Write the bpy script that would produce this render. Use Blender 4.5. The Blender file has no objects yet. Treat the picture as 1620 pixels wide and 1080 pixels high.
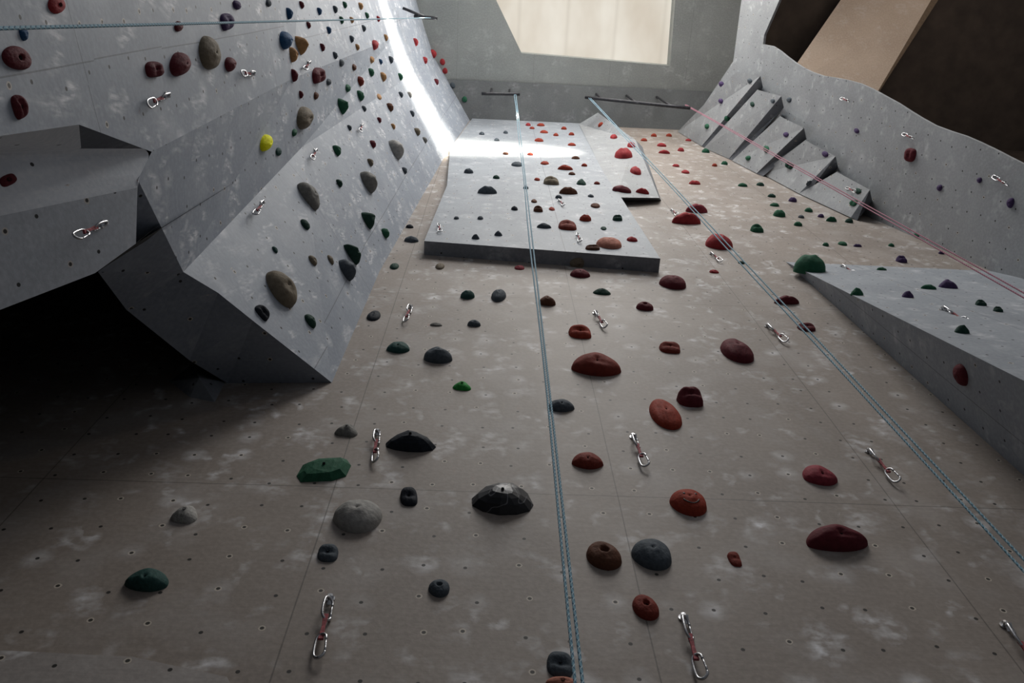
import bpy, bmesh, math, random
from mathutils import Vector, Matrix, noise
from mathutils.bvhtree import BVHTree
random.seed(7)
scene = bpy.context.scene
scene.view_settings.view_transform = 'Standard'
COL = scene.collection

# ------------------------------------------------------------------ camera
F = 1308.0
C = Vector((0, -2.0, 1.6))
Xc = Vector((1, -0.037, -0.0312)).normalized()
Zc = Vector((-20, 562, -1308)).normalized()
Yc = Zc.cross(Xc).normalized()
Xc = Yc.cross(Zc).normalized()
RW = Matrix((Xc, Yc, Zc))
cam_d = bpy.data.cameras.new("camera"); cam = bpy.data.objects.new("camera", cam_d)
cam_d.sensor_width = 36; cam_d.lens = F/1620*36; cam_d.clip_end = 200
cam.matrix_world = Matrix.Translation(C) @ RW.to_4x4()
COL.objects.link(cam); scene.camera = cam

def ray(u, v): return RW @ Vector((u-810, 540-v, -F))
def T(u, v, t): return C + ray(u, v)*t
def onY(u, v, y):
    d = ray(u, v); return C + d*((y-C.y)/d.y)
def onZ(u, v, z):
    d = ray(u, v); return C + d*((z-C.z)/d.z)
def onPl(u, v, p, n):
    d = ray(u, v); return C + d*((p-C).dot(n)/d.dot(n))
def proj(p):
    q = RW.transposed() @ (p-C)
    return Vector((810 + F*q.x/(-q.z), 540 - F*q.y/(-q.z)))

# ------------------------------------------------------------------ materials
class NB:
    def __init__(s, name):
        s.m = bpy.data.materials.new(name); s.m.use_nodes = True
        s.nt = s.m.node_tree; s.b = s.nt.nodes["Principled BSDF"]
    def n(s, t, **k):
        x = s.nt.nodes.new(t)
        for a, b in k.items(): setattr(x, a, b)
        return x
    def l(s, a, b): s.nt.links.new(a, b)
    def math(s, op, a, b=None, clamp=False):
        x = s.n("ShaderNodeMath", operation=op, use_clamp=clamp)
        for i, q in enumerate((a, b)):
            if q is None: continue
            if isinstance(q, (int, float)): x.inputs[i].default_value = q
            else: s.l(q, x.inputs[i])
        return x.outputs[0]
    def mr(s, v, a, b, c, d):
        x = s.n("ShaderNodeMapRange"); s.l(v, x.inputs[0])
        for i, q in enumerate((a, b, c, d)): x.inputs[i+1].default_value = q
        return x.outputs[0]
    def mix(s, f, a, b):
        x = s.n("ShaderNodeMix", data_type='RGBA')
        if isinstance(f, (int, float)): x.inputs[0].default_value = f
        else: s.l(f, x.inputs[0])
        for i, q in ((6, a), (7, b)):
            if isinstance(q, tuple): x.inputs[i].default_value = (*q, 1)
            else: s.l(q, x.inputs[i])
        return x.outputs[2]
    def mapping(s, src, sc, loc=(0, 0, 0), rot=(0, 0, 0)):
        x = s.n("ShaderNodeMapping"); s.l(src, x.inputs[0])
        x.inputs["Scale"].default_value = sc; x.inputs["Location"].default_value = loc
        x.inputs["Rotation"].default_value = rot
        return x.outputs[0]
    def noise(s, vec, sc, det=4):
        x = s.n("ShaderNodeTexNoise"); s.l(vec, x.inputs["Vector"])
        x.inputs["Scale"].default_value = sc; x.inputs["Detail"].default_value = det
        return x.outputs[0]
    def vor(s, vec, sc, rnd):
        x = s.n("ShaderNodeTexVoronoi", voronoi_dimensions='2D'); s.l(vec, x.inputs["Vector"])
        x.inputs["Scale"].default_value = sc; x.inputs["Randomness"].default_value = rnd
        return x

def wall_mat(name, base, dark, chalk=0.5, grain=0.5, dots=True, seams=True, stretch=(1, 1, 1), rough=0.6, seed=0, chalkscale=3.2, rot=0.0, gate0=.5, seamf=.5, smear=(18, 24)):
    b = NB(name)
    uv = b.n("ShaderNodeUVMap").outputs[0]
    big = b.noise(b.mapping(uv, (1, 1, 1), (seed, seed*2, 0)), 1.3, 5)
    col = b.mix(b.mr(big, .35, .65, 0, 1), dark, base)
    gr = b.noise(b.mapping(uv, (6, 130, 1)), 1.0, 3)
    col = b.mix(b.mr(gr, .35, .7, 0, grain), col, tuple(x*0.62 for x in base))
    fine = b.noise(uv, 45, 4)
    col = b.mix(b.mr(fine, .4, .75, 0, .3), col, tuple(min(1, x*1.5) for x in base))
    wob = b.n("ShaderNodeTexNoise"); b.l(uv, wob.inputs["Vector"]); wob.inputs["Scale"].default_value = 6; wob.inputs["Detail"].default_value = 6
    rv = b.mapping(uv, (1, 1, 1), (0, 0, 0), (0, 0, rot))
    fn = b.mr(b.noise(b.mapping(rv, (smear[0], smear[1], 1)), 1.0, 5), .40, .66, 0.05, 1)
    def smudge(scale, rnd, gate_lo, st, off, r1, gain):
        cv = b.mapping(uv, st, (seed*3.1+off, 1.7+off, 0), (0, 0, rot))
        wv = b.n("ShaderNodeVectorMath", operation='ADD'); b.l(cv, wv.inputs[0])
        sc = b.n("ShaderNodeVectorMath", operation='SCALE'); b.l(wob.outputs["Color"], sc.inputs[0]); sc.inputs[3].default_value = .32
        b.l(sc.outputs[0], wv.inputs[1])
        v = b.vor(wv.outputs[0], scale, rnd)
        m = b.mr(v.outputs["Distance"], 0.0, r1, 1, 0)
        sep = b.n("ShaderNodeSeparateColor"); b.l(v.outputs["Color"], sep.inputs[0])
        return b.math('MULTIPLY', m, b.mr(sep.outputs[0], gate_lo, 1.0, 0, gain))
    sA = smudge(chalkscale, 1.0, gate0, stretch, 0, .40, 1.4)
    sB = smudge(chalkscale*2.2, 1.0, .6, stretch, 4.4, .42, 1.1)
    ck = b.math('MULTIPLY', b.math('ADD', sA, sB), fn)
    haze = b.mr(b.noise(uv, 3.0, 6), .5, .9, 0, .30)
    ck = b.math('MULTIPLY', b.math('ADD', ck, haze), chalk, clamp=True)
    col = b.mix(ck, col, (.80, .80, .82))
    if seams:
        sp = b.n("ShaderNodeSeparateXYZ"); b.l(uv, sp.inputs[0])
        wobs = b.noise(uv, .7, 2)
        for o, off, per, w in ((0, .62, 1.22, .0034), (1, -4.62, 2.44, .0034)):
            q = b.math('ADD', sp.outputs[o], off)
            q = b.math('ADD', q, b.math('MULTIPLY', wobs, .02))
            f = b.math('FRACT', b.math('DIVIDE', q, per))
            lm = b.math('LESS_THAN', f, w/per*1.6)
            col = b.mix(b.math('MULTIPLY', lm, seamf), col, (.03, .028, .025))
    if dots:
        d = b.vor(b.mapping(uv, (1, 1, 1), (.05, .03, 0)), 5.6, .35)
        s2 = b.n("ShaderNodeSeparateColor"); b.l(d.outputs["Color"], s2.inputs[0])
        halo = b.math('MULTIPLY', b.mr(b.math('ADD', d.outputs["Distance"], b.math('MULTIPLY', b.noise(uv, 14, 4), .25)), .05, .48, 1, 0), b.mr(s2.outputs[2], .76, 1, 0, 1.5))
        halo = b.math('MULTIPLY', b.math('MULTIPLY', halo, b.mr(fn, 0, 1, .35, 1)), chalk, clamp=True)
        col = b.mix(halo, col, (.80, .80, .82))
        pale = b.math('MULTIPLY', b.math('LESS_THAN', b.math('ADD', d.outputs["Distance"], b.math('MULTIPLY', fine, .05)), .094), b.math('GREATER_THAN', s2.outputs[1], .68))
        col = b.mix(b.math('MULTIPLY', pale, .6), col, (.62, .55, .46))
        dm = b.mr(d.outputs["Distance"], .036, .047, 1, 0)
        col = b.mix(b.math('MULTIPLY', dm, .95), col, (.009, .008, .007))
    b.l(col, b.b.inputs["Base Color"])
    b.b.inputs["Roughness"].default_value = rough
    b.b.inputs["Specular IOR Level"].default_value = .35
    bp = b.n("ShaderNodeBump"); bp.inputs["Strength"].default_value = .12; bp.inputs["Distance"].default_value = .006
    b.l(fine, bp.inputs["Height"]); b.l(bp.outputs[0], b.b.inputs["Normal"])
    return b.m

def plain(name, col, rough=.5, metal=0, nz=.25, scale=30, bump=.15, spec=.4):
    b = NB(name)
    tc = b.n("ShaderNodeTexCoord").outputs["Object"]
    ns = b.noise(tc, scale, 5)
    c = b.mix(b.mr(ns, .3, .7, 0, 1), tuple(x*(1-nz) for x in col), tuple(min(1, x*(1+nz)) for x in col))
    b.l(c, b.b.inputs["Base Color"])
    b.b.inputs["Roughness"].default_value = rough; b.b.inputs["Metallic"].default_value = metal
    b.b.inputs["Specular IOR Level"].default_value = spec
    bp = b.n("ShaderNodeBump"); bp.inputs["Strength"].default_value = bump; bp.inputs["Distance"].default_value = .02
    b.l(ns, bp.inputs["Height"]); b.l(bp.outputs[0], b.b.inputs["Normal"])
    return b.m

def marble(name):
    b = NB(name); tc = b.n("ShaderNodeTexCoord").outputs["Object"]
    n = b.noise(tc, 1.1, 1.5)
    r = b.math('ABSOLUTE', b.math('SUBTRACT', n, .5))
    f = b.mr(r, 0, .012, .8, 0)
    b.l(b.mix(f, (.012, .013, .016), (.25, .25, .27)), b.b.inputs["Base Color"]); b.b.inputs["Roughness"].default_value = .45
    return b.m

def rope_mat(name, c1, c2, c3):
    b = NB(name); uv = b.n("ShaderNodeUVMap").outputs[0]
    sp = b.n("ShaderNodeSeparateXYZ"); b.l(uv, sp.inputs[0])
    a = b.math('FRACT', b.math('ADD', b.math('MULTIPLY', sp.outputs[0], 2.0), b.math('MULTIPLY', sp.outputs[1], 44)))
    c = b.math('FRACT', b.math('SUBTRACT', b.math('MULTIPLY', sp.outputs[0], 2.0), b.math('MULTIPLY', sp.outputs[1], 44)))
    col = b.mix(b.math('LESS_THAN', a, .25), c1, c2)
    col = b.mix(b.math('LESS_THAN', c, .22), col, c3)
    b.l(col, b.b.inputs["Base Color"]); b.b.inputs["Roughness"].default_value = .85
    return b.m

M_brown = wall_mat("brown_plywood", (.282, .242, .210), (.230, .196, .170), chalk=.62, grain=.28, chalkscale=4.4, stretch=(1, .9, 1))
M_gray = wall_mat("gray_paint", (.29, .315, .345), (.235, .257, .285), chalk=.42, grain=.12, stretch=(1.1, .9, 1), seed=2, seams=True, chalkscale=4.4)
M_grayL = wall_mat("gray_paint_chalk_reflections", (.27, .302, .350), (.22, .247, .292), chalk=.72, grain=.10, stretch=(1.5, .7, 1), seed=5, chalkscale=5.0, rot=.25, smear=(60, 14))  # chalk made strong and stretched so it also paints the reflection streaks
M_grayR = wall_mat("gray_paint_smooth", (.30, .312, .322), (.248, .257, .266), chalk=.32, grain=.08, seed=3, seams=False, chalkscale=4.4)
M_ledge = wall_mat("gray_ledge_painted_light", (.70, .74, .79), (.60, .635, .68), chalk=.4, grain=.08, seed=14, seams=False, chalkscale=4.0)  # colour raised to stand in for light on the ledge
M_front = wall_mat("gray_beam_painted_light", (.47, .50, .54), (.39, .415, .45), chalk=.4, grain=.08, seed=15, seams=False, chalkscale=4.0)  # lightened colour replaces light missing on the beam front
M_roof = wall_mat("gray_ceiling_paint", (.33, .345, .328), (.27, .285, .272), chalk=.3, grain=.1, dots=False, seams=True, seed=4, seamf=.25)
M_soffit = wall_mat("soffit_painted_shade", (.15, .16, .16), (.12, .125, .128), chalk=.15, grain=.1, dots=False, seams=False, seed=6)  # shade of the ceiling lip put into a darker colour
M_under = wall_mat("gray_underside_shade", (.25, .28, .33), (.19, .215, .255), chalk=.15, grain=.2, seed=8, seams=False)  # darker copy of the side wall gray, underside shade painted in
M_notch = wall_mat("gray_notch_shade", (.10, .11, .13), (.08, .088, .10), chalk=.15, grain=.2, seed=8, seams=False)  # dark colour paints the shadow of the notch and under the wedges
M_side = wall_mat("gray_painted_shade", (.20, .215, .235), (.16, .17, .19), chalk=.3, grain=.1, seed=12, seams=False)  # darker gray copy, shade painted on undersides and turned-away sides
M_kick = wall_mat("gray_brown_paint", (.33, .30, .28), (.28, .255, .24), chalk=.7, grain=.3, seed=11, seams=False)
M_black = plain("black_painted_shade", (.008, .008, .009), .9)  # near-black colour stands in for deep shade
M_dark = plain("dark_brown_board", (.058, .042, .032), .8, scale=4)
M_ply = wall_mat("bare_plywood", (.47, .37, .29), (.40, .31, .24), chalk=.2, grain=.2, dots=False, seams=False, seed=9)
M_plyedge = plain("plywood_edge", (.16, .11, .07), .7)
M_floor = plain("rubber_mat", (.18, .19, .21), .8)

COLS = {
 'red': (.30, .03, .035), 'maroon': (.11, .016, .023), 'pink': (.24, .034, .048), 'rust': (.18, .03, .02), 'orange': (.27, .038, .020),
 'brown': (.11, .045, .026), 'green': (.022, .10, .055), 'darkgreen': (.018, .052, .038), 'brightgreen': (.03, .26, .05), 'teal': (.022, .065, .058),
 'slate': (.07, .085, .10), 'gray': (.19, .185, .17), 'lightgray': (.32, .31, .29), 'black': (.018, .022, .030), 'purple': (.06, .035, .10),
 'blue': (.02, .07, .16), 'tan': (.42, .23, .10), 'yellow': (.95, .90, .01), 'salmon': (.42, .17, .12), 'khaki': (.17, .14, .10)}
WORD = {'maroon': 'dark maroon', 'pink': 'pinkish red', 'rust': 'rusty red', 'orange': 'orange-red', 'darkgreen': 'dark green', 'brightgreen': 'bright green',
        'teal': 'dark teal', 'slate': 'slate gray', 'lightgray': 'pale gray', 'tan': 'orange tan', 'khaki': 'khaki brown', 'marble': 'white-veined black', 'yellow': 'bright yellow'}
HM = {k: plain("hold_resin_"+k, v, .75, scale=5, nz=.18, bump=.25, spec=.18) for k, v in COLS.items()}
HM['marble'] = marble("hold_resin_marble")
M_steel = plain("polished_steel", (.48, .48, .49), .32, 1, nz=.05)
M_dsteel = plain("dark_steel", (.04, .04, .045), .5, .6)
M_bolt = plain("bolt_steel", (.05, .05, .05), .5, .7)
M_sling = plain("red_sling_webbing", (.30, .07, .08), .8, scale=60, nz=.5)
M_ropeB = rope_mat("blue_rope", (.20, .37, .46), (.05, .11, .17), (.50, .62, .66))
M_ropeP = rope_mat("pink_rope", (.36, .13, .19), (.2, .05, .09), (.45, .28, .31))

# ------------------------------------------------------------------ mesh helpers
def link(o, parent=None):
    COL.objects.link(o)
    if parent: o.parent = parent
    return o
SURF = []
def add_uv(me):
    uvl = me.uv_layers.new(name="UVMap")
    for p in me.polygons:
        n = p.normal
        if abs(n.z) > .93: tu, tv = Vector((1, 0, 0)), Vector((0, 1, 0))
        else:
            tu = Vector((0, 0, 1)).cross(n).normalized(); tv = n.cross(tu)
        for li in p.loop_indices:
            co = me.vertices[me.loops[li].vertex_index].co
            uvl.data[li].uv = (co.dot(tu), co.dot(tv))
def surf(name, verts, faces, mat, label=None, cat=None, kind=None, hit=True, phrase="gray wall", parent=None, bevel=0, thick=0.0, group=None, fm=None):
    me = bpy.data.meshes.new(name); me.from_pydata([tuple(v) for v in verts], [], faces); me.update()
    mats = mat if isinstance(mat, list) else [mat]
    for m in mats: me.materials.append(m)
    if fm:
        for p, k in zip(me.polygons, fm): p.material_index = k
    bm = bmesh.new(); bm.from_mesh(me); bmesh.ops.triangulate(bm, faces=[f for f in bm.faces if len(f.verts) > 4])
    for f in bm.faces:
        f.normal_update()
        if f.normal.dot(C-f.calc_center_median()) < 0: f.normal_flip()
    if bevel:
        es = [e for e in bm.edges if len(e.link_faces) == 2 and e.calc_face_angle(0) > .2]
        bmesh.ops.bevel(bm, geom=es, offset=bevel, segments=4, affect='EDGES', profile=.5)
        for f in bm.faces: f.smooth = True
    bm.to_mesh(me); bm.free(); me.update(); add_uv(me)
    o = link(bpy.data.objects.new(name, me), parent)
    if thick:
        md = o.modifiers.new("thickness", 'SOLIDIFY'); md.thickness = thick; md.offset = -1
    if kind: o["kind"] = kind
    if label: o["label"] = label
    if cat: o["category"] = cat
    if group: o["group"] = group
    if hit: SURF.append((o, phrase))
    return o
def V(*a): return Vector(a)
Z0 = 1.6
ZR = Z0+13.8     # ceiling height

# ------------------------------------------------------------------ main wall
j0 = onY(1640, 459, 0); j1 = onY(1375, 345, 0); j2 = onY(1075, 208, 0)
surf("wall_back", [V(-5, 0, 0), V(4.6, 0, 0), V(4.6, 0, j0.z-.8), j0+V(.35, 0, 0), j1+V(.12, 0, 0), j2+V(.15, 0, 0), V(j2.x+.35, 0, ZR), V(-5, 0, ZR)],
     [(0, 1, 2, 3, 4, 5, 6, 7)], M_brown, "tall brown plywood climbing wall with chalk smudges", "wall", "structure", phrase="brown plywood wall")

# ------------------------------------------------------------------ left wall
pA, pB = V(-1.38, -1.33, 0), V(-1.65, -4, 0)
nL1 = (pB-pA).cross(V(0, 0, 1)).normalized()
nB = (V(-1.4, -.9, 0)-pA).cross(V(0, 0, 1)).normalized()
d_ = onPl(240, 240, pA, nL1); c_ = onPl(125, 197, pA, nL1); b_ = onPl(0, 215, pA, nL1); b2 = onPl(-220, 245, pA, nL1)
Q1 = onPl(218, 284, pA, nB); Q2 = onPl(290, 430, V(-1.4, -.9, 0), nB)
J = [onY(525, 605, 0), onY(600, 430, 0), onY(706, 243, 0), onY(745, 188, 0)]
J[3].z = ZR
nA = (J[0]-Q2).cross(V(0, 0, 1)).normalized()
Q3 = onPl(400, 507, Q2, nA); Q3b = onPl(345, 463, Q2, nA)
c1a = V(-1.34, -.9, J[1].z); c1b = V(-1.10, -.9, J[2].z); c1c = V(-.98, -.9, ZR)
t2a = V(-1.38, -1.36, J[1].z); t2b = V(-1.265, -1.36, J[2].z); t2 = V(-1.15, -1.36, ZR)
t3 = V(-2.0, -4, ZR); lo3 = V(-1.65, -4, .0); t3a = V(-1.7, -4, J[1].z); t3b = V(-2.1, -4, J[2].z)
b3 = V(b2.x, b2.y, 0)
vs = [J[0], J[1], J[2], J[3], c1a, c1b, c1c, Q2, Q3, Q3b, Q1, d_, t2a, t2b, t2, t3a, t3b, t3, lo3, b3, b2, b_, c_]
ix = {n: i for i, n in enumerate("J0 J1 J2 J3 c1a c1b c1c Q2 Q3 Q3b Q1 d t2a t2b t2 t3a t3b t3 lo3 b3 b2 b c".split())}
def fx(s): return tuple(ix[k] for k in s.split())
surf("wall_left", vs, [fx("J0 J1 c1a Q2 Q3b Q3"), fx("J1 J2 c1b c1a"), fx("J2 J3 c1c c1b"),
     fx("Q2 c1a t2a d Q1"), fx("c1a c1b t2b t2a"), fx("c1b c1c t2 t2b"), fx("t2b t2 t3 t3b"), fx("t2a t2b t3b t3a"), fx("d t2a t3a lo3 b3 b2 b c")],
     M_grayL, "tall gray painted climbing wall with chalk marks and painted reflection streaks", "wall", "structure", phrase="gray side wall")
m_ = onY(360, 606, 0); k_ = T(300, 570, .00319); jj = T(200, 490, .0029); j_ = T(155, 430, .00265)
g_ = T(0, 326, .00205); nT = (Q1-d_).cross(g_-d_).normalized()
e_ = onPl(0, 243, d_, nT); f_ = onPl(120, 240, d_, nT); e2 = onPl(-260, 252, d_, nT); g2 = onPl(-260, 376, d_, nT)
i_ = T(0, 490, .00205); nF = (Q1-g_).cross(i_-g_).normalized()
h_ = onPl(215, 385, g_, nF); h2 = onPl(150, 432, g_, nF); i2 = onPl(-260, 612, g_, nF)
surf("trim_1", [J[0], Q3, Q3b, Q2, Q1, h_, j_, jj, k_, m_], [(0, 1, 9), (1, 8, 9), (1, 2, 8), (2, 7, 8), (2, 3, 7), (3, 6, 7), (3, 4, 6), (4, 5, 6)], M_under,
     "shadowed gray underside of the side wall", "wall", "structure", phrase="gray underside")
up = V(-.15, 0, 3)
XL = -3.25
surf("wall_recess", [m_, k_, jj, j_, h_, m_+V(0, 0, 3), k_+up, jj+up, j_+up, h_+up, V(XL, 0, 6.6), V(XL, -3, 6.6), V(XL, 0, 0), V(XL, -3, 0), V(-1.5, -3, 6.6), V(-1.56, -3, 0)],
     [(0, 1, 6, 5), (1, 2, 7, 6), (2, 3, 8, 7), (3, 4, 9, 8), (5, 6, 7, 8, 9, 14, 11, 10), (10, 11, 13, 12), (11, 14, 15, 13)], M_black, "recess behind the gray side wall, its shade painted black", "wall", "structure", hit=False)  # black paints the shade; end wall added to block light
bk = V(-.02, .06, 1.4)
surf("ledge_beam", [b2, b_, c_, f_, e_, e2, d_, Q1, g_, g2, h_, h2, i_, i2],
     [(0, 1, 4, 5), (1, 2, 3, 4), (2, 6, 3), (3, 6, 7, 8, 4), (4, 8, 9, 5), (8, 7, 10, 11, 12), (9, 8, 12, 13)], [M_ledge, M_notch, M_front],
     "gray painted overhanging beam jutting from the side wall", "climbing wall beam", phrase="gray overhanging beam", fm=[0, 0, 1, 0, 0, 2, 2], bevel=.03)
surf("trim_1", [h_, h2, i_, i2, h2+bk, i_+bk, i2+bk, h_+bk], [(0, 1, 4, 7), (1, 2, 5, 4), (2, 3, 6, 5)], M_black, "back of the overhanging beam, its shade painted black", "wall", "structure", hit=False)  # black colour paints the shade behind the beam
cv0 = [onY(268, 603, 0), onY(305, 575, 0), onY(356, 604, 0), onY(340, 636, 0), onY(300, 628, 0)]
surf("climbing_volume", cv0+[onY(315, 598, -.08)], [(0, 1, 5), (1, 2, 5), (2, 3, 5), (3, 4, 5), (4, 0, 5)], M_side, "dark faceted volume in the shaded recess", "climbing volume", hit=False)

# ------------------------------------------------------------------ centre slab and prism
def wy(u, v, y=0): return onY(u, v, 0)+V(0, y, 0)
s = [wy(671, 403), wy(1042, 431), wy(671, 403, -.115), wy(1042, 431, -.115), wy(707, 308), wy(974, 316), wy(707, 308, -.10), wy(974, 316, -.10),
     wy(748, 189), wy(930, 196), wy(748, 189, -.03), wy(930, 196, -.03), wy(712, 240), wy(712, 240, -.04)]
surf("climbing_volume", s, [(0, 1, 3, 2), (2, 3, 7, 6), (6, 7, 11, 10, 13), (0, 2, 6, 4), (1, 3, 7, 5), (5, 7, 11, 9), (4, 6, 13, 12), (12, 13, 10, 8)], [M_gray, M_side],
     "large gray slab volume with a dark lower edge", "climbing volume", phrase="gray slab volume", fm=[1, 0, 0, 0, 0, 0, 0, 0])  # lower edge takes the gray with painted shade
pa, pc, rc, qc = onY(974, 312, -.10), onY(1043, 313, -.06), onY(1006, 222, -.14), onY(946, 178, -.26)
qa = onY(916, 196, -.04)
pb, rb, qb = wy(1046, 317), wy(1016, 232), wy(962, 192)
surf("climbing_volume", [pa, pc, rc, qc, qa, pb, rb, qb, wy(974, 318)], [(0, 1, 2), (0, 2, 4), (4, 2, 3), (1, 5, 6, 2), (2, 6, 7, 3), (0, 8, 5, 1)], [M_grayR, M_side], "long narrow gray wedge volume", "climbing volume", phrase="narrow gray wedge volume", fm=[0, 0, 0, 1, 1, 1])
s = [wy(1243, 414), wy(1820, 932), onY(1820, 702, -.62), wy(1820, 440)]
surf("climbing_volume", s, [(0, 2, 3), (0, 1, 2)], [M_gray, M_gray],
     "large gray angular slab volume bolted to the brown wall", "climbing volume", phrase="gray slab volume", fm=[0, 1])
s = [wy(-40, 1034), wy(210, 1046), wy(360, 1078), wy(420, 1200), wy(-200, 1200)]
s2 = [p+V(0, -.02, 0) for p in s]
surf("climbing_volume", s+s2, [(5, 6, 7, 8, 9), (0, 1, 6, 5), (1, 2, 7, 6), (2, 3, 8, 7), (0, 5, 9, 4)], M_kick, "low gray kick panel at the wall base", "climbing panel", hit=False)

# ------------------------------------------------------------------ right wall: one big plane with a wavy top edge
Jr0 = onY(1620, 452, 0); Jr2 = onY(1075, 210, 0)
pr = T(1620, 260, .0050); nR = (Jr2-Jr0).cross(pr-Jr0).normalized()
Ep = [(1820, 345), (1700, 297), (1660, 278), (1620, 260), (1598, 249), (1575, 237), (1550, 225), (1527, 215), (1502, 207), (1478, 198), (1458, 187), (1440, 176), (1420, 163), (1398, 151), (1378, 140), (1360, 132), (1342, 127), (1322, 123), (1302, 120),
      (1284, 114), (1270, 107), (1256, 98), (1244, 89), (1233, 80), (1222, 73), (1207, 70), (1209, 55), (1233, 0), (1290, -130)]
E = [onPl(u, v, Jr0, nR) for u, v in Ep]
Rf1 = onPl(1160, 97, Jr0, nR); Rf2 = onPl(1173, 0, Jr0, nR); Rf3 = onPl(1188, -130, Jr0, nR)
Jr3 = onPl(1097, 190, Jr0, nR); Jb = onPl(1820, 541, Jr0, nR)
surf("wall_right", E+[Rf3, Rf2, Rf1, Jr3, Jr2, Jr0, Jb], [tuple(range(len(E)+7))], M_grayR, "pale gray side climbing wall with a wavy top edge", "wall", "structure", phrase="pale gray side wall", thick=.03)

# ------------------------------------------------------------------ ceiling with skylight
hole = [onZ(825, 84, ZR), onZ(1060, 104, ZR), onZ(1078, -130, ZR), onZ(722, -130, ZR)]
Rz1 = onZ(1160, 97, ZR); Rz2 = onZ(1173, 0, ZR)
ex = (Rz2-Rz1)/(Rz2.y-Rz1.y)
out = [V(-1.8, .05, ZR), Rz1 + ex*(.05-Rz1.y)+V(.05, 0, 0), Rz1 + ex*(-4.5-Rz1.y)+V(.05, 0, 0), V(-2.4, -4.5, ZR)]
rise = V(0, 0, .28)
surf("ceiling", out+hole+[h+rise for h in hole], [(0, 1, 5, 4), (1, 2, 6, 5), (2, 3, 7, 6), (3, 0, 4, 7), (4, 5, 9, 8), (5, 6, 10, 9), (6, 7, 11, 10), (7, 4, 8, 11)], M_roof,
     "gray painted ceiling panel around a skylight", "ceiling", "structure", phrase="gray ceiling")
b = NB("cream_skylight_panel"); tc = b.n("ShaderNodeUVMap").outputs[0]
sp = b.n("ShaderNodeSeparateXYZ"); b.l(tc, sp.inputs[0])
f = b.math('FRACT', b.math('MULTIPLY', b.math('ADD', sp.outputs[0], .05), 1.3))
lnm = b.mr(b.math('ABSOLUTE', b.math('SUBTRACT', f, .5)), 0, .06, 1, 0)
ns = b.noise(b.mapping(tc, (1.2, .6, 1)), 1.2, 3)
col = b.mix(b.mr(ns, .3, .7, 0, 1), (.62, .55, .45), (.82, .78, .69)); col = b.mix(b.math('MULTIPLY', lnm, .3), col, (.48, .43, .35))
b.b.inputs["Base Color"].default_value = (.12, .11, .10, 1); b.l(col, b.b.inputs["Emission Color"]); b.b.inputs["Emission Strength"].default_value = .92
g = .06
surf("window_1", [h+rise*.95+V(x, y, 0) for h, x, y in zip(hole, (-g, g, g, -g), (g, g, -g, -g))], [(0, 1, 2, 3)], b.m, "cream translucent skylight panel with faint joints", "skylight", "structure", hit=False)
x0, x1 = -.72, Jr3.x
zl = ZR-.20
surf("trim_2", [V(x0, 0, zl), V(x1+.3, 0, zl), V(x1+.55, -.60, ZR-.03), V(x0-.25, -.60, ZR-.03)], [(0, 1, 2, 3)], M_soffit, "shallow strip along the ceiling edge, its shade painted dark", "ceiling trim", "structure")

# ------------------------------------------------------------------ far structures
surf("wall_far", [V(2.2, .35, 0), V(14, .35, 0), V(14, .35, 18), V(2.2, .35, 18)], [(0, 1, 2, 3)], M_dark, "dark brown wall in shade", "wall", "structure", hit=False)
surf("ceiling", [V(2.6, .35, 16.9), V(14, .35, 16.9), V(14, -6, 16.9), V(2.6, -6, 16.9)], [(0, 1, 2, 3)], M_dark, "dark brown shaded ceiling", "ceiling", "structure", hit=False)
surf("added_light_blocker", [V(-5, 0, 0), V(-5, -9, 0), V(-5, -9, 16), V(-5, 0, 16)], [(0, 1, 2, 3)], M_black, "unseen black wall added to block light from the left", "wall", "structure", hit=False)  # out of view, added to keep world light off the recess
pl = [T(1225, 152, .0094), T(1368, 180, .0094), T(1473, 0, .0099), T(1548, -130, .0103), T(1425, -130, .0103), T(1330, 0, .0099)]
pw = bpy.data.objects.new("plywood_panel", None); link(pw)
pw["label"] = "large slanted bare plywood panel"; pw["category"] = "plywood panel"
surf("panel_face", pl, [(0, 1, 2, 5), (5, 2, 3, 4)], M_ply, hit=False, phrase="bare plywood panel", parent=pw)
surf("panel_edge", [pl[1], pl[2], pl[3], pl[3]+V(.17, 0, .10), pl[2]+V(.16, 0, .1), pl[1]+V(.06, 0, .1)], [(0, 1, 4, 5), (1, 2, 3, 4)], M_plyedge, hit=False, parent=pw)
surf("floor", [V(-6, .3, 0), V(14, .3, 0), V(14, -12, 0), V(-6, -12, 0)], [(0, 1, 2, 3)], M_floor, "dark rubber mat floor", "floor", "structure", hit=False)

# ------------------------------------------------------------------ ray casting on to the walls
def make_bvh(objs):
    vv, pp, own = [], [], []
    for o, ph in objs:
        k = len(vv); vv += [v.co.copy() for v in o.data.vertices]
        for p in o.data.polygons:
            L = [i+k for i in p.vertices]
            for q in range(1, len(L)-1): pp.append((L[0], L[q], L[q+1])); own.append((o, ph))
    return BVHTree.FromPolygons(vv, pp), own
bvh, own = make_bvh(SURF)
def hit(u, v):
    d = ray(u, v).normalized()
    loc, nn, i, dist = bvh.ray_cast(C, d)
    if loc is None: return None
    if nn.dot(d) > 0: nn = -nn
    return loc, nn, own[i]

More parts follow.
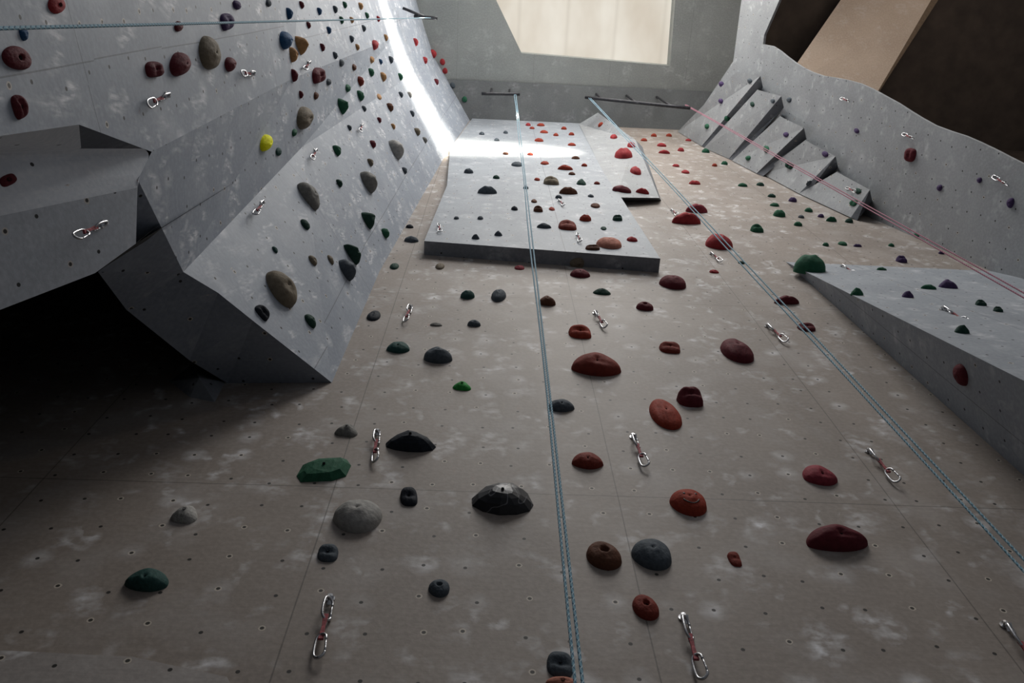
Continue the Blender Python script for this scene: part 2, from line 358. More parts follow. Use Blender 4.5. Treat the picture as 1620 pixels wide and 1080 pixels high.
fins = [((1072, 208), (1110, 231), (1203, 120), (1165, 113)), ((1114, 234), (1153, 251), (1236, 152), (1198, 142)), ((1158, 254), (1197, 274), (1272, 202), (1234, 184)),
        ((1204, 274), (1264, 306), (1322, 247), (1274, 222)), ((1264, 306), (1346, 344), (1376, 300), (1324, 272))]
for q in fins:
    P = []
    for i, (u, v) in enumerate(q):
        r = hit(u, v); p = r[0]
        p = p + (C-p).normalized()*(.22 if i >= 2 else .05)
        P.append(p)
    LRb = hit(q[1][0]+10, q[1][1]+5)[0]; URb = hit(q[2][0]+4, q[2][1]+18)[0]
    LLb = hit(q[0][0]+6, q[0][1]-3)[0]; ULb = hit(q[3][0]+2, q[3][1]-2)[0]
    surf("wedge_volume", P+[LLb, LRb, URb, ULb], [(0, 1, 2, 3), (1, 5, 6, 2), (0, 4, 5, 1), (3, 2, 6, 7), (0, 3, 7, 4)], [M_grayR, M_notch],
         "gray wedge-shaped volume stepped up the wall corner", "climbing volume", phrase="gray wedge volume", group="wedge volumes in the wall corner", fm=[0, 1, 0, 0, 0])  # second face coloured dark to paint shade between the wedges
bvh, own = make_bvh(SURF)

# ------------------------------------------------------------------ climbing holds
def shape(kind, seed):
    R = random.Random(seed*17+3)
    l1, l2, p1, p2 = R.uniform(.02, .07), R.uniform(.01, .05), R.uniform(0, 6), R.uniform(0, 6)
    def outl(th):
        w = 1+l1*math.sin(2*th+p1)+l2*math.sin(3*th+p2)
        x, y = math.cos(th), math.sin(th)
        if kind in ('moon', 'facet'):
            return x, (.68*(abs(y)**.98) if y > 0 else -.34*(abs(y)**1.15))*w
        if kind == 'dome': return x*w, (y*.92 if y > 0 else y*.80)*w
        if kind == 'pocket': return x*w*.95, y*.92*w
        if kind == 'jug': return (abs(x)**.7)*math.copysign(1, x)*w*.92, (abs(y)**.7)*math.copysign(1, y)*.75*w
        if kind == 'wedge':
            k = .85+.10*math.cos(3*(th-math.pi/2)); return x*k*1.1*w, y*k*w
        if kind == 'crimp': return x*w, (abs(y)**.7)*math.copysign(1, y)*.42*w
        if kind == 'ledge': a_ = (abs(x)**.5)*math.copysign(1, x); return a_, (abs(y)**.7)*math.copysign(1, y)*.42 + .10*a_
        return x, y
    def hgt(x, y, r):
        e = max(0., 1-r**2.2)
        if kind in ('moon', 'facet'):
            h = .64*e**.5*(1-.15*x*x) - .04*math.exp(-((y+.12)/.09)**2)*e
            if kind == 'facet': h = .66*e**.6*(1-.3*abs(x))
        elif kind == 'dome': h = .70*e**.5
        elif kind == 'pocket': h = .74*max(0, 1-r**2.6)**.5-.42*math.exp(-((x/.22)**2+((y+.05)/.19)**2)**2)
        elif kind == 'jug': h = .85*max(0, 1-r**3.2)**.5*(.78+.3*y)-.18*math.exp(-((y+.12)/.2)**2)*e
        elif kind == 'wedge': h = .76*max(0, 1-r**1.5)**.65
        elif kind == 'crimp': h = .38*max(0, 1-r**3)**.6*(1+.5*y)
        else: h = .36*max(0, 1-r**3.0)**.5*(1+.25*x)
        h += .10*e*noise.noise(Vector((x*2.0+seed*3, y*2.0, r)))
        if kind in ('dome', 'moon', 'wedge', 'jug'): h -= .14*math.exp(-((x*x+y*y)/.006))
        return h
    return outl, hgt
MESH = {}
def hold_mesh(kind, seed):
    k = (kind, seed)
    if k in MESH: return MESH[k]
    outl, hgt = shape(kind, seed)
    NR, NS = {'ledge': (3, 8), 'facet': (4, 11)}.get(kind, (16, 40))
    vs = [(0, 0, hgt(0, 0, 0))]; fs = []
    for i in range(1, NR+1):
        r = (i/NR)**.8
        for j in range(NS):
            ox, oy = outl(2*math.pi*(j+.2)/NS)
            x, y = ox*r, oy*r
            z = hgt(x, y, r) if i < NR else 0.03
            vs.append((x, y, max(z, .03)))
    for j in range(NS):
        ox, oy = outl(2*math.pi*(j+.2)/NS); vs.append((ox, oy, -.12))
    for j in range(NS): fs.append((0, 1+j, 1+(j+1) % NS))
    for i in range(NR):
        for j in range(NS):
            a_ = 1+i*NS+j; b__ = 1+i*NS+(j+1) % NS
            fs.append((a_, a_+NS, b__+NS, b__))
    me = bpy.data.meshes.new("hold_"+kind); me.from_pydata(vs, [], fs); me.update()
    if kind not in ('ledge', 'facet'):
        for p in me.polygons: p.use_smooth = True
    me.materials.append(None)
    samp = [v for v in vs if v[2] >= 0][::7 if NS > 12 else 1]
    MESH[k] = (me, vs[0][2], hgt, samp); return MESH[k]
bm = bmesh.new(); bmesh.ops.create_cone(bm, cap_ends=True, segments=12, radius1=1, radius2=.9, depth=1)
top = [f for f in bm.faces if f.normal.z > .9 and len(f.verts) > 4][0]
r_ = bmesh.ops.inset_individual(bm, faces=[top], thickness=.4); bmesh.ops.translate(bm, verts=list(top.verts), vec=(0, 0, -.5))
bolt_me = bpy.data.meshes.new("bolt"); bm.to_mesh(bolt_me); bm.free(); bolt_me.materials.append(M_bolt)
KW = {'moon': 'half-moon', 'facet': 'faceted', 'dome': 'rounded', 'pocket': 'pocketed', 'jug': 'jug', 'wedge': 'pointed', 'crimp': 'thin edge', 'ledge': 'angular'}
count = 0
def hold(u, v, w, h, colr, kind='moon', rot=None, seed=None):
    global count
    r = hit(u, v)
    if r is None: return
    p, nn, (so, ph) = r
    R = random.Random(int(u*7+v*13))
    if seed is None: seed = R.randint(0, 4)
    tu = Vector((0, 0, 1)).cross(nn)
    if tu.length < .1: tu = Vector((1, 0, 0))
    tu.normalize(); tv = nn.cross(tu).normalized()
    rr = R.uniform(-.12, .12) if rot is None else rot
    e = .02; p0 = proj(p)
    jr = (proj(p+tu*e)-p0)/e; ju = (proj(p+tv*e)-p0)/e; jn = (proj(p+nn*e)-p0)/e
    me, hc, _, samp = hold_mesh(kind, seed)
    cr, sr = math.cos(rr), math.sin(rr)
    best = None
    for ry in (.5, .6, .7, .85, 1, 1.15, 1.35, 1.6, 1.9, 2.3):
        for rz in (.45, .6, .75, .9, 1.1, 1.35):
            X = []; Y = []
            for sx_, sy_, sz_ in samp:
                a1 = sx_*cr - sy_*ry*sr; a2 = sx_*sr + sy_*ry*cr; a3 = sz_*rz
                X.append(jr.x*a1+ju.x*a2+jn.x*a3); Y.append(jr.y*a1+ju.y*a2+jn.y*a3)
            ew, eh = max(X)-min(X), max(Y)-min(Y)
            s_ = math.sqrt(w*h/(ew*eh))
            err = abs(math.log((ew/eh)/(w/h))) + .16*abs(math.log(ry)) + .22*abs(math.log(rz/.85))
            if best is None or err < best[0]: best = (err, s_, ry, rz, (max(X)+min(X))/2*s_, (max(Y)+min(Y))/2*s_)
    _, sx, ry, rz, cx_, cy_ = best
    sy, sz = sx*ry, sx*rz
    o = bpy.data.objects.new("climbing_hold", me); link(o)
    rm = Matrix((tu, tv, nn)).transposed() @ Matrix.Rotation(rr, 3, 'Z')
    det = jr.x*ju.y-jr.y*ju.x
    du = (cx_*ju.y-cy_*ju.x)/det; dv = (jr.x*cy_-jr.y*cx_)/det
    du = max(-sx, min(sx, du)); dv = max(-sx, min(sx, dv))
    pos = p - tu*du - tv*dv
    o.matrix_world = Matrix.Translation(pos) @ rm.to_4x4() @ Matrix.Diagonal((sx, sy, sz, 1))
    o.material_slots[0].link = 'OBJECT'; o.material_slots[0].material = HM[colr]
    o["label"] = f"{WORD.get(colr, colr)} {KW[kind]} resin hold on the {ph}"
    o["category"] = "climbing hold"; o["group"] = "climbing holds on the walls"
    if w >= 24:
        bo = bpy.data.objects.new("bolt", bolt_me); link(bo, o)
        bo.location = (0, 0, hc); bo.scale = (.007/sx, .007/sy, .012/sz)
    count += 1
    return o
D, Mn, P_, Jg, W_, Cr, Lg, Fc = 'dome', 'moon', 'pocket', 'jug', 'wedge', 'crimp', 'ledge', 'facet'
H = [
 (513, 742, 86, 38, 'green', Lg), (650, 697, 78, 34, 'black', Fc), (795, 788, 96, 50, 'marble', Fc), (566, 815, 76, 50, 'lightgray', D), (647, 785, 26, 30, 'black', Jg),
 (291, 813, 42, 28, 'lightgray', W_), (519, 874, 33, 28, 'slate', Jg), (232, 916, 68, 36, 'teal', Mn), (695, 930, 33, 28, 'slate', P_), (547, 680, 35, 20, 'gray', W_),
 (956, 878, 52, 44, 'brown', P_), (1032, 876, 58, 50, 'slate', D), (1022, 960, 40, 40, 'rust', P_), (1162, 884, 23, 24, 'rust', Jg),
 (1325, 850, 90, 42, 'maroon', Mn), (1297, 751, 52, 32, 'pink', Mn), (930, 728, 48, 26, 'rust', Mn), (1053, 654, 50, 48, 'orange', D, 0, 3), (1092, 627, 40, 32, 'maroon', Jg),
 (944, 575, 74, 36, 'rust', Mn), (1166, 554, 52, 38, 'maroon', D, 0, 3), (1060, 549, 32, 18, 'rust', Jg), (918, 524, 33, 22, 'orange', Jg), (1020, 484, 26, 14, 'maroon', P_),
 (866, 476, 26, 16, 'brown', Mn), (1065, 446, 40, 22, 'maroon', D), (1276, 517, 28, 14, 'maroon', Jg), (1245, 474, 36, 14, 'maroon', Mn), (888, 641, 40, 20, 'slate', Mn),
 (730, 610, 28, 14, 'brightgreen', W_), (630, 549, 36, 18, 'teal', Mn), (693, 561, 42, 26, 'slate', D), (750, 511, 20, 11, 'slate', D), (690, 513, 18, 6, 'gray', Cr),
 (740, 466, 22, 14, 'teal', D), (789, 467, 23, 20, 'slate', D), (591, 499, 22, 16, 'black', D), (624, 421, 14, 10, 'darkgreen', D), (696, 421, 14, 10, 'khaki', D),
 (952, 461, 28, 10, 'darkgreen', W_), (918, 432, 30, 14, 'maroon', Mn), (913, 417, 34, 12, 'khaki', Mn), (822, 423, 14, 8, 'pink', Cr), (651, 378, 22, 10, 'slate', D), (648, 358, 12, 6, 'black', D),
 (886, 1050, 40, 40, 'slate', Jg), (890, 1080, 52, 20, 'salmon', D), (1140, 384, 40, 24, 'red', Mn), (1088, 347, 42, 18, 'red', Mn), (1104, 331, 32, 14, 'pink', Mn), (1017, 303, 20, 10, 'red', Mn),
 (1100, 289, 16, 7, 'red', Cr), (1130, 429, 14, 6, 'red', Cr), (1173, 415, 10, 5, 'darkgreen', D),
 (771, 302, 30, 12, 'slate', Mn), (741, 272, 14, 8, 'slate', D), (818, 260, 17, 8, 'slate', D), (785, 281, 10, 6, 'darkgreen', D), (814, 330, 10, 7, 'black', D), (852, 332, 14, 10, 'brown', Jg),
 (861, 357, 22, 8, 'slate', Mn), (898, 356, 27, 16, 'rust', Jg), (927, 346, 18, 11, 'orange', D), (900, 303, 28, 11, 'brown', Mn), (873, 288, 23, 14, 'khaki', Jg), (920, 289, 14, 10, 'darkgreen', W_),
 (895, 266, 24, 8, 'orange', Mn), (862, 258, 13, 6, 'orange', D), (911, 250, 12, 5, 'brown', D), (942, 325, 14, 8, 'brown', D), (978, 346, 14, 10, 'darkgreen', Jg), (1000, 378, 16, 8, 'red', D),
 (964, 384, 38, 18, 'salmon', D), (938, 391, 22, 9, 'brown', Jg), (752, 375, 12, 8, 'slate', W_), (788, 370, 12, 8, 'slate', W_), (884, 312, 10, 6, 'slate', D), (845, 318, 9, 6, 'brown', D),
 (989, 245, 24, 18, 'red', D), (1007, 271, 14, 15, 'red', D), (984, 299, 28, 12, 'maroon', D), (1000, 230, 10, 11, 'red', D), (972, 217, 10, 8, 'red', D), (950, 197, 9, 7, 'orange', D),
 (853, 222, 13, 6, 'orange', D), (861, 209, 12, 5, 'orange', D), (856, 198, 12, 5, 'orange', D), (836, 198, 8, 5, 'red', D), (905, 229, 12, 5, 'orange', D), (786, 222, 8, 5, 'slate', D), (800, 210, 7, 5, 'slate', D),
 (880, 214, 8, 5, 'orange', D), (762, 212, 8, 5, 'slate', D), (893, 204, 9, 5, 'orange', D), (800, 243, 9, 5, 'brown', D), (839, 244, 9, 5, 'orange', D), (1020, 222, 10, 5, 'orange', D),
 (870, 238, 10, 5, 'orange', D), (925, 262, 9, 5, 'orange', D), (905, 275, 10, 5, 'brown', D), (850, 284, 9, 5, 'orange', D), (832, 297, 8, 5, 'slate', D), (945, 290, 9, 5, 'rust', D), (935, 310, 9, 5, 'slate', D),
 (873, 330, 9, 6, 'orange', D), (760, 345, 9, 6, 'slate', D), (722, 345, 8, 5, 'slate', D), (842, 203, 8, 4, 'orange', D), (905, 213, 9, 5, 'orange', D), (1036, 215, 9, 5, 'orange', D), (1090, 222, 9, 4, 'red', D), (955, 361, 9, 6, 'darkgreen', D),
 (1048, 230, 14, 6, 'red', D), (1052, 241, 18, 6, 'red', Mn), (1079, 238, 10, 6, 'red', D), (1070, 262, 10, 5, 'red', D), (1085, 272, 12, 6, 'red', D), (1060, 215, 9, 5, 'orange', D),
 (1119, 240, 12, 7, 'green', D), (1148, 259, 10, 6, 'green', D), (1132, 262, 8, 5, 'orange', D),
 (1200, 363, 20, 14, 'green', Jg), (1235, 339, 18, 12, 'green', D), (1226, 324, 14, 6, 'green', D), (1264, 355, 11, 8, 'green', D), (1268, 343, 10, 5, 'slate', D), (1176, 293, 14, 6, 'green', D),
 (1204, 292, 12, 6, 'darkgreen', D), (1222, 310, 12, 6, 'darkgreen', D), (1256, 317, 11, 9, 'purple', D), (1281, 333, 12, 7, 'green', D), (1300, 342, 10, 6, 'purple', D), (1318, 348, 16, 8, 'green', Mn),
 (1345, 350, 12, 8, 'darkgreen', D), (1307, 387, 10, 6, 'green', D), (1333, 385, 14, 7, 'green', D), (1357, 388, 12, 5, 'purple', Cr), (1411, 388, 9, 6, 'green', D), (1428, 411, 16, 13, 'purple', Jg),
 (1398, 426, 14, 5, 'green', Cr), (1297, 424, 46, 28, 'green', D), (1361, 464, 17, 14, 'green', W_), (1440, 468, 17, 12, 'purple', W_), (1473, 455, 22, 8, 'green', Mn), (1505, 452, 30, 14, 'purple', W_),
 (1555, 481, 18, 10, 'darkgreen', Jg), (1582, 491, 12, 12, 'darkgreen', Jg), (1526, 523, 23, 14, 'darkgreen', W_), (1519, 593, 24, 34, 'maroon', D),
 (1439, 245, 18, 22, 'maroon', Jg), (1598, 321, 12, 16, 'purple', D), (1549, 285, 8, 9, 'purple', D), (1486, 297, 9, 10, 'purple', D), (1141, 133, 9, 8, 'purple', D), (1186, 128, 8, 8, 'slate', D),
 (1140, 160, 8, 8, 'purple', D), (1150, 188, 9, 8, 'green', D), (1118, 200, 8, 7, 'green', D), (1190, 165, 8, 7, 'darkgreen', D), (1212, 236, 11, 9, 'green', D), (1183, 250, 9, 7, 'green', D),
 (1248, 262, 15, 10, 'darkgreen', Jg), (1243, 213, 9, 8, 'purple', D), (1305, 244, 10, 9, 'purple', D), (1357, 302, 10, 9, 'darkgreen', D), (1350, 321, 13, 10, 'green', Jg), (1280, 290, 9, 8, 'slate', D),
 (1248, 158, 8, 8, 'slate', D), (1222, 160, 7, 7, 'slate', D), (1355, 207, 8, 8, 'purple', D), (1490, 400, 9, 5, 'purple', D), (1450, 372, 8, 6, 'green', D),
 (490, 310, 36, 38, 'gray', D), (584, 288, 28, 32, 'gray', D), (627, 237, 24, 30, 'lightgray', D), (482, 188, 28, 32, 'khaki', D), (446, 457, 56, 50, 'khaki', D), (550, 427, 28, 32, 'slate', D),
 (583, 349, 24, 24, 'darkgreen', W_), (558, 402, 30, 28, 'darkgreen', Mn), (415, 495, 28, 22, 'black', Jg), (491, 508, 20, 20, 'darkgreen', D), (483, 355, 14, 18, 'darkgreen', D), (495, 412, 14, 16, 'khaki', D),
 (523, 411, 10, 16, 'khaki', D), (435, 395, 10, 10, 'teal', D), (610, 369, 14, 14, 'green', D), (533, 238, 14, 16, 'green', D), (422, 226, 23, 23, 'yellow', D), (441, 240, 10, 12, 'teal', D),
 (466, 210, 10, 10, 'green', D), (537, 290, 11, 12, 'darkgreen', D), (586, 257, 10, 12, 'khaki', D), (542, 168, 18, 24, 'green', W_), (570, 152, 14, 14, 'green', D), (660, 209, 10, 12, 'khaki', D),
 (590, 228, 10, 12, 'maroon', D), (617, 170, 12, 12, 'brown', D), (503, 121, 24, 22, 'maroon', Jg), (465, 119, 16, 16, 'maroon', D), (500, 152, 9, 10, 'brown', D), (570, 129, 12, 14, 'rust', D),
 (550, 140, 10, 10, 'green', D), (606, 122, 10, 14, 'tan', D), (587, 115, 10, 12, 'green', D), (593, 72, 10, 14, 'red', D), (618, 95, 9, 10, 'slate', D), (600, 153, 8, 9, 'tan', D), (633, 122, 9, 10, 'green', D),
 (476, 150, 9, 9, 'maroon', D), (634, 150, 8, 9, 'slate', D), (648, 150, 8, 9, 'lightgray', D), (560, 107, 8, 9, 'brown', D),
 (90, 8, 28, 26, 'red', D), (27, 92, 46, 38, 'maroon', P_), (32, 170, 26, 38, 'maroon', Jg), (13, 285, 32, 18, 'maroon', Jg), (245, 110, 30, 24, 'maroon', Jg), (286, 102, 38, 32, 'maroon', D),
 (333, 84, 34, 50, 'khaki', D), (365, 102, 20, 20, 'maroon', D), (452, 64, 24, 24, 'blue', D), (477, 72, 24, 26, 'tan', W_), (462, 88, 20, 16, 'tan', D), (360, 35, 22, 26, 'purple', Jg),
 (283, 42, 14, 16, 'maroon', D), (375, 8, 14, 14, 'purple', D), (456, 22, 14, 14, 'blue', D), (505, 18, 9, 10, 'blue', D), (530, 15, 9, 10, 'slate', D), (540, 32, 9, 10, 'green', D), (520, 48, 9, 10, 'blue', D),
 (556, 32, 8, 9, 'tan', D), (477, 8, 10, 10, 'maroon', D), (545, 8, 9, 9, 'green', D), (38, 53, 22, 14, 'blue', Cr), (570, 10, 9, 10, 'tan', D), (530, 88, 9, 10, 'slate', D), (556, 62, 8, 10, 'slate', D),
 (510, 75, 10, 10, 'maroon', D), (540, 100, 9, 10, 'slate', D), (425, 5, 10, 10, 'slate', D), (588, 95, 8, 9, 'tan', D), (575, 45, 8, 9, 'slate', D), (610, 60, 8, 9, 'tan', D),
 (657, 67, 9, 11, 'red', D), (685, 86, 10, 12, 'red', D), (672, 96, 8, 10, 'red', D), (700, 98, 8, 10, 'red', D), (704, 112, 8, 9, 'red', D), (735, 157, 8, 9, 'green', D), (716, 135, 8, 9, 'slate', D), (690, 130, 8, 9, 'maroon', D),
 (652, 180, 8, 9, 'slate', D), (672, 222, 8, 9, 'gray', D), (640, 270, 9, 10, 'slate', D), (600, 190, 8, 8, 'maroon', D), (553, 202, 8, 8, 'slate', D),
 (580, 25, 8, 9, 'green', D), (565, 75, 8, 9, 'tan', D), (520, 130, 9, 9, 'slate', D), (488, 40, 9, 9, 'maroon', D), (598, 30, 7, 8, 'red', D), (576, 172, 8, 9, 'slate', D), (622, 200, 8, 8, 'tan', D), (602, 98, 7, 8, 'blue', D),
]
for h in H: hold(*h)
so = hold(1090, 794, 54, 42, 'orange', D, rot=0, seed=1)
_, hc, hg, _s = hold_mesh(D, 1)

def tube(pts, rad, seg=10, closed=False, name="tube", mat=None, caps=True):
    n = len(pts); vs = []; fs = []; uvs = []
    L = [0]
    for i in range(1, n): L.append(L[-1]+(pts[i]-pts[i-1]).length)
    prev = None; frames = []
    for i in range(n):
        a_ = pts[(i-1) % n] if (closed or i > 0) else pts[i]
        b__ = pts[(i+1) % n] if (closed or i < n-1) else pts[i]
        t = (b__-a_).normalized()
        if prev is None:
            x = t.orthogonal().normalized()
        else:
            x = (prev-t*prev.dot(t)).normalized()
        prev = x; frames.append((x, t.cross(x)))
    for i in range(n):
        x, y = frames[i]
        r = rad(i/(n-1)) if callable(rad) else rad
        for j in range(seg):
            th = 2*math.pi*j/seg
            vs.append(pts[i]+x*math.cos(th)*r+y*math.sin(th)*r)
    m = n if closed else n-1
    for i in range(m):
        for j in range(seg):
            a_ = i*seg+j; b__ = i*seg+(j+1) % seg; c__ = ((i+1) % n)*seg+(j+1) % seg; d__ = ((i+1) % n)*seg+j
            fs.append((a_, b__, c__, d__)); l0 = L[i]; l1 = L[i+1] if i+1 < n else L[i]+.01
            uvs.append(((j/seg, l0), ((j+1)/seg, l0), ((j+1)/seg, l1), (j/seg, l1)))
    nq = len(fs)
    if not closed and caps:
        fs.append(tuple(range(seg))[::-1]); fs.append(tuple((n-1)*seg+j for j in range(seg)))
    me = bpy.data.meshes.new(name); me.from_pydata([tuple(v) for v in vs], [], fs); me.update()
    ul = me.uv_layers.new(name="UVMap")
    for k in range(nq):
        for q, li in enumerate(me.polygons[k].loop_indices): ul.data[li].uv = uvs[k][q]
    for p in me.polygons: p.use_smooth = True
    if mat: me.materials.append(mat)
    return me
if so:
    pts = []
    for k in range(13):
        th = math.radians(200+140*k/12); x, y = .42*math.cos(th), -.12+.36*math.sin(th)
        pts.append(Vector((x, y, hg(x, y, math.hypot(x, y/.82))+.0)))
    sm = link(bpy.data.objects.new("smile_groove", tube(pts, .035, 8, mat=M_bolt)), so); sm["label"] = "dark carved smile line"
    for x in (-.3, .3):
        y = .12; z = hg(x, y, math.hypot(x, y/.88))
        bm = bmesh.new(); bmesh.ops.create_uvsphere(bm, u_segments=12, v_segments=8, radius=.07)
        me = bpy.data.meshes.new("eye_hole"); bm.to_mesh(me); bm.free(); me.materials.append(M_bolt)
        ey = link(bpy.data.objects.new("eye_hole", me), so); ey.location = (x, y, z); ey.scale = (1, 1, .5)

# ------------------------------------------------------------------ quickdraws
def smooth_closed(ctrl, sub=4, closed=True):
    n = len(ctrl); out = []
    rng = range(n) if closed else range(n-1)
    for i in rng:
        p0, p1, p2, p3 = (ctrl[(i-1) % n] if closed or i > 0 else ctrl[i]), ctrl[i], ctrl[(i+1) % n], (ctrl[(i+2) % n] if closed or i+2 < n else ctrl[(i+1) % n])
        for k in range(sub):
            t = k/sub
            out.append(.5*((2*p1)+(p2-p0)*t+(2*p0-5*p1+4*p2-p3)*t*t+(3*p1-p0-3*p2+p3)*t**3))
    if not closed: out.append(ctrl[-1])
    return out
cb = [(.018, -.026), (.017, -.012), (.008, -.002), (-.004, -.001), (-.013, -.010), (-.016, -.03), (-.016, -.06), (-.013, -.082), (-.002, -.094), (.010, -.094), (.019, -.086), (.0215, -.076)]
car_pts = smooth_closed([Vector((x, 0, z)) for x, z in cb], 3, False)
car_me = tube(car_pts, .0048, 8, name="carabiner", mat=M_steel)
gate_me = tube([Vector((.0215, 0, -.076)), Vector((.021, .001, -.06)), Vector((.0195, .001, -.042)), Vector((.018, 0, -.026))], .0036, 8, name="gate", mat=M_steel)
bm = bmesh.new(); bmesh.ops.create_cube(bm, size=1); bmesh.ops.scale(bm, vec=(.017, .005, .11), verts=bm.verts)
bmesh.ops.subdivide_edges(bm, edges=[e for e in bm.edges if abs(e.verts[0].co.z-e.verts[1].co.z) > .05], cuts=5)
for v in bm.verts:
    k = abs(v.co.z)/.055; v.co.x *= 1-.35*(1-k) if k > .2 else .66; v.co.y *= 1+.8*k
bmesh.ops.bevel(bm, geom=list(bm.edges), offset=.001, segments=1, affect='EDGES')
sl_me = bpy.data.meshes.new("sling"); bm.to_mesh(sl_me); bm.free(); sl_me.materials.append(M_sling)
bm = bmesh.new(); bmesh.ops.create_cone(bm, cap_ends=True, segments=16, radius1=.015, radius2=.015, depth=.004, matrix=Matrix.Translation((0, 0, 0)) @ Matrix.Rotation(math.pi/2, 4, 'X'))
bmesh.ops.create_cone(bm, cap_ends=True, segments=6, radius1=.009, radius2=.009, depth=.016, matrix=Matrix.Translation((0, -.008, 0)) @ Matrix.Rotation(math.pi/2, 4, 'X'))
bmesh.ops.create_cube(bm, size=1, matrix=Matrix.Translation((.003, -.012, -.022)) @ Matrix.Rotation(.5, 4, 'X') @ Matrix.Diagonal((.020, .004, .030, 1)))
hg_me = bpy.data.meshes.new("hanger"); bm.to_mesh(hg_me); bm.free(); hg_me.materials.append(M_steel)
def quickdraw(u, v, sc=1.0, twist=0.):
    r = hit(u, v)
    if r is None: return
    p, nn, (so, ph) = r
    hn = Vector((nn.x, nn.y, 0))
    hn = hn.normalized() if hn.length > .2 else Vector((0, -1, 0))
    zz = Vector((0, 0, 1)); yy = -hn; xx = yy.cross(zz)
    e = bpy.data.objects.new("quickdraw", None); link(e); e.empty_display_size = .05
    e.matrix_world = Matrix.Translation(p+nn*.004) @ Matrix((xx, yy, zz)).transposed().to_4x4() @ Matrix.Rotation(twist, 4, 'Y') @ Matrix.Scale(sc, 4)
    e["label"] = f"steel quickdraw with red sling on the {ph}"; e["category"] = "quickdraw"; e["group"] = "quickdraws on the walls"
    link(bpy.data.objects.new("hanger", hg_me), e)
    R = random.Random(int(u*3+v))
    for z, ry, fl in ((-.018, .8, 1), (-.185, R.uniform(.2, .9), -1)):
        c = link(bpy.data.objects.new("carabiner", car_me), e)
        c.location = (0, -.020, z); c.rotation_euler = (0.03, 0, ry*fl)
        g_ = link(bpy.data.objects.new("gate", gate_me), c)
    sl = link(bpy.data.objects.new("sling", sl_me), e); sl.location = (0, -.018, -.15)
for q in [(523, 948), (597, 685), (650, 487), (694, 357), (1080, 978), (1001, 692), (941, 496), (913, 372), (884, 318), (1373, 715), (1213, 517), (1124, 402), (1062, 333), (1588, 990), (1331, 422), (1490, 490),
          (1430, 211), (1573, 278), (1332, 155), (262, 150), (398, 117), (487, 99), (163, 353), (414, 321), (498, 238), (571, 198), (1340, 297)]:
    quickdraw(*q, sc=1.06 if (q[1] > 480) else .9, twist=random.uniform(-.12, .12))

# ------------------------------------------------------------------ anchors and ropes
def rope(name, top, bot, gap, mat, label, sag=.0, rad=.0046):
    top, bot = Vector(top), Vector(bot)
    sd = Vector((1, 0, 0))
    a_ = []; N = 60
    for i in range(N+1):
        f = i/N; p = bot.lerp(top-Vector((0, 0, .03)), f); p = p - sd*(gap*(1-f)**.7+.012) + Vector((0, 0, -sag*math.sin(math.pi*f)))
        a_.append(p + Vector((.004*math.sin(f*23), 0, 0)))
    for k in range(1, 8):
        th = math.pi*k/8; a_.append(top+Vector((-.012*math.cos(th), 0, -.03+.03*math.sin(th)+.012)))
    for i in range(N+1):
        f = 1-i/N; p = bot.lerp(top-Vector((0, 0, .03)), f); p = p + sd*(gap*(1-f)**.7+.012) + Vector((0, 0, -sag*math.sin(math.pi*f)))
        a_.append(p)
    o = link(bpy.data.objects.new(name, tube(a_, rad, 10, name=name, mat=mat)))
    o["label"] = label; o["category"] = "rope"; return o
def extend(top, p, z=.01):
    d = p-top; return top + d*((z-top.z)/d.z)
YB = -.50
tA = onY(815, 150, YB); bA = onY(917, 1080, YB+.05); rope("climbing_rope", tA, extend(tA, bA), -.0055, M_ropeB, "blue and white doubled top rope hanging from the ceiling bar")
tB = onY(932, 154, YB); bB = T(1630, 905, .0021); rope("climbing_rope", tB, extend(tB, bB), .008, M_ropeB, "blue and white doubled rope slanting down past red holds")
tC = onY(1085, 166, YB); bC = T(1700, 512, .0034); rope("climbing_rope", tC, extend(tC, bC), .022, M_ropeP, "pink doubled rope crossing the gray corner volumes")
tD = T(680, 28, .0083); bD = T(-20, 45, .00142); rope("climbing_rope", tD, extend(tD, bD), .001, M_ropeB, "pale blue doubled rope beside the gray side wall", rad=.004)
def bar(p, q, label, brackets=2):
    o = link(bpy.data.objects.new("anchor_bar", tube([p.lerp(q, i/6) for i in range(7)], .024, 12, mat=M_dsteel)))
    o["label"] = label; o["category"] = "anchor bar"
    for i in range(brackets):
        a_ = p.lerp(q, (i+.5)/brackets)
        c = Vector((a_.x, a_.y+.02, ZR)) if brackets > 1 else Vector((a_.x-.3, a_.y-.1, a_.z))
        b_ = link(bpy.data.objects.new("bracket", tube([a_, a_.lerp(c, .5), c], .018, 8, mat=M_dsteel)), o)
    return o
bar(onY(762, 148, YB), onY(822, 149, YB), "short dark steel anchor bar under the ceiling")
bar(onY(926, 154, YB), onY(1092, 171, YB), "long dark steel anchor bar under the ceiling", 3)
bar(T(655, 26, .0083), T(692, 29, .0083), "short dark steel anchor bar by the side wall", 1)

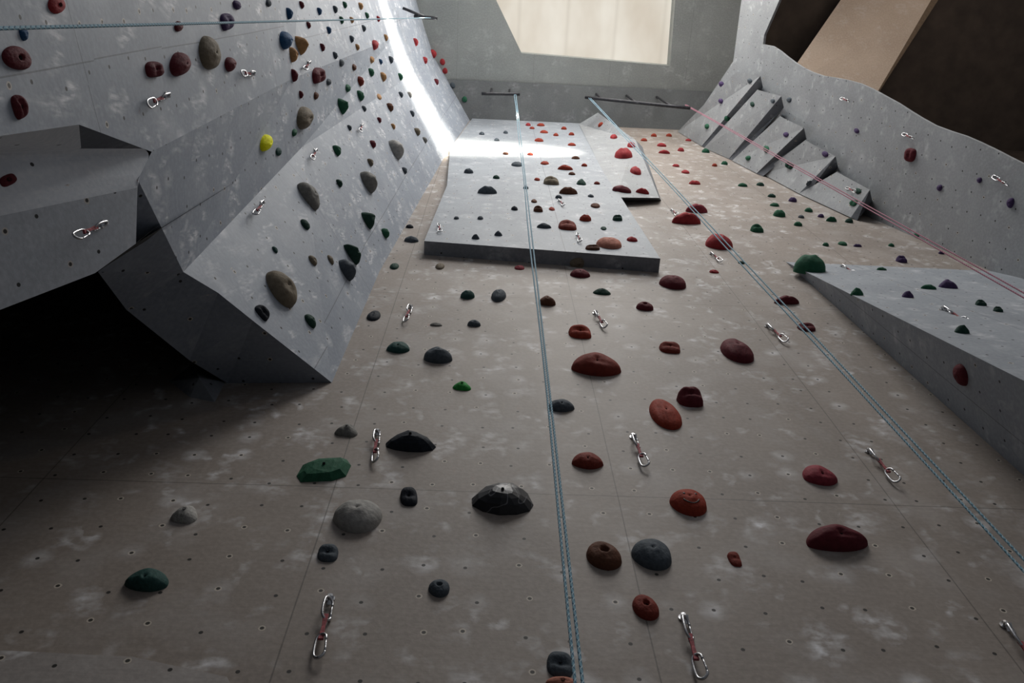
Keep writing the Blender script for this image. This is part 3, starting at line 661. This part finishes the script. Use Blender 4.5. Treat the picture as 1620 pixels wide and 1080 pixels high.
# ------------------------------------------------------------------ lights
def area(name, loc, target, sx, sy, power, col, spread=math.pi):
    l = bpy.data.lights.new(name, 'AREA'); l.shape = 'RECTANGLE'; l.size = sx; l.size_y = sy; l.energy = power; l.color = col; l.spread = spread
    o = bpy.data.objects.new(name, l); link(o); o.location = loc
    o.rotation_euler = (Vector(target)-Vector(loc)).to_track_quat('-Z', 'Y').to_euler(); return o
area("added_fill", (1.6, -5.2, 13.6), (.3, 0, 7.0), 3.5, 2.5, 370, (1, .985, .965))  # unseen soft fill added high behind the camera
area("skylight_daylight", (1.2, -3.0, 15.2), (1.0, -.8, 8), 3, 1.6, 150, (1, .96, .90))
area("plywood_added_fill", (7.0, -6.0, 12.0), (5.0, -1.0, 14.5), 1.5, 1.5, 110, (1, .90, .80))  # unseen lamp added only to brighten the plywood corner
A = hit(600, -12)[0]; Bc = hit(724, 233)[0]; Cc = hit(890, 240)[0]
d1 = (A-Bc); d2 = (Cc-Bc); dr = (d1.normalized()+d2.normalized()).normalized()
nrm = d1.cross(d2).normalized(); inpl = nrm.cross(dr).normalized()
e1, e2_ = d1.dot(inpl), d2.dot(inpl)
ctr = Bc + dr*(max(d1.dot(dr), d2.dot(dr))+.35) + inpl*(e1+e2_)/2
xax, yax = inpl, dr.cross(inpl)
def sheet(nm, cen, sx, sy, en, sprd):
    l = bpy.data.lights.new(nm, 'AREA'); l.shape = 'RECTANGLE'; l.size = sx; l.size_y = sy; l.energy = en; l.color = (1, .92, .76); l.spread = math.radians(sprd)
    lo = link(bpy.data.objects.new(nm, l))
    lo.matrix_world = Matrix.Translation(cen) @ Matrix((xax, yax, dr)).transposed().to_4x4()
sheet("sun_slot", ctr, abs(e1-e2_), .08, 125, 4)
sheet("streak_added_glow", ctr, abs(e1-e2_), .3, 75, 64)  # extra lamp added to spread a glow round the streak
sheet("streak_added_low", Bc + dr*1.6 + inpl*(e2_*.55), abs(e2_)*.9, .18, 150, 16)  # extra lamp added to strengthen the horizontal part of the streak

w = bpy.data.worlds.new("world"); scene.world = w; w.use_nodes = True
w.node_tree.nodes["Background"].inputs[0].default_value = (.74, .77, .84, 1); w.node_tree.nodes["Background"].inputs[1].default_value = .18
print("holds", count)
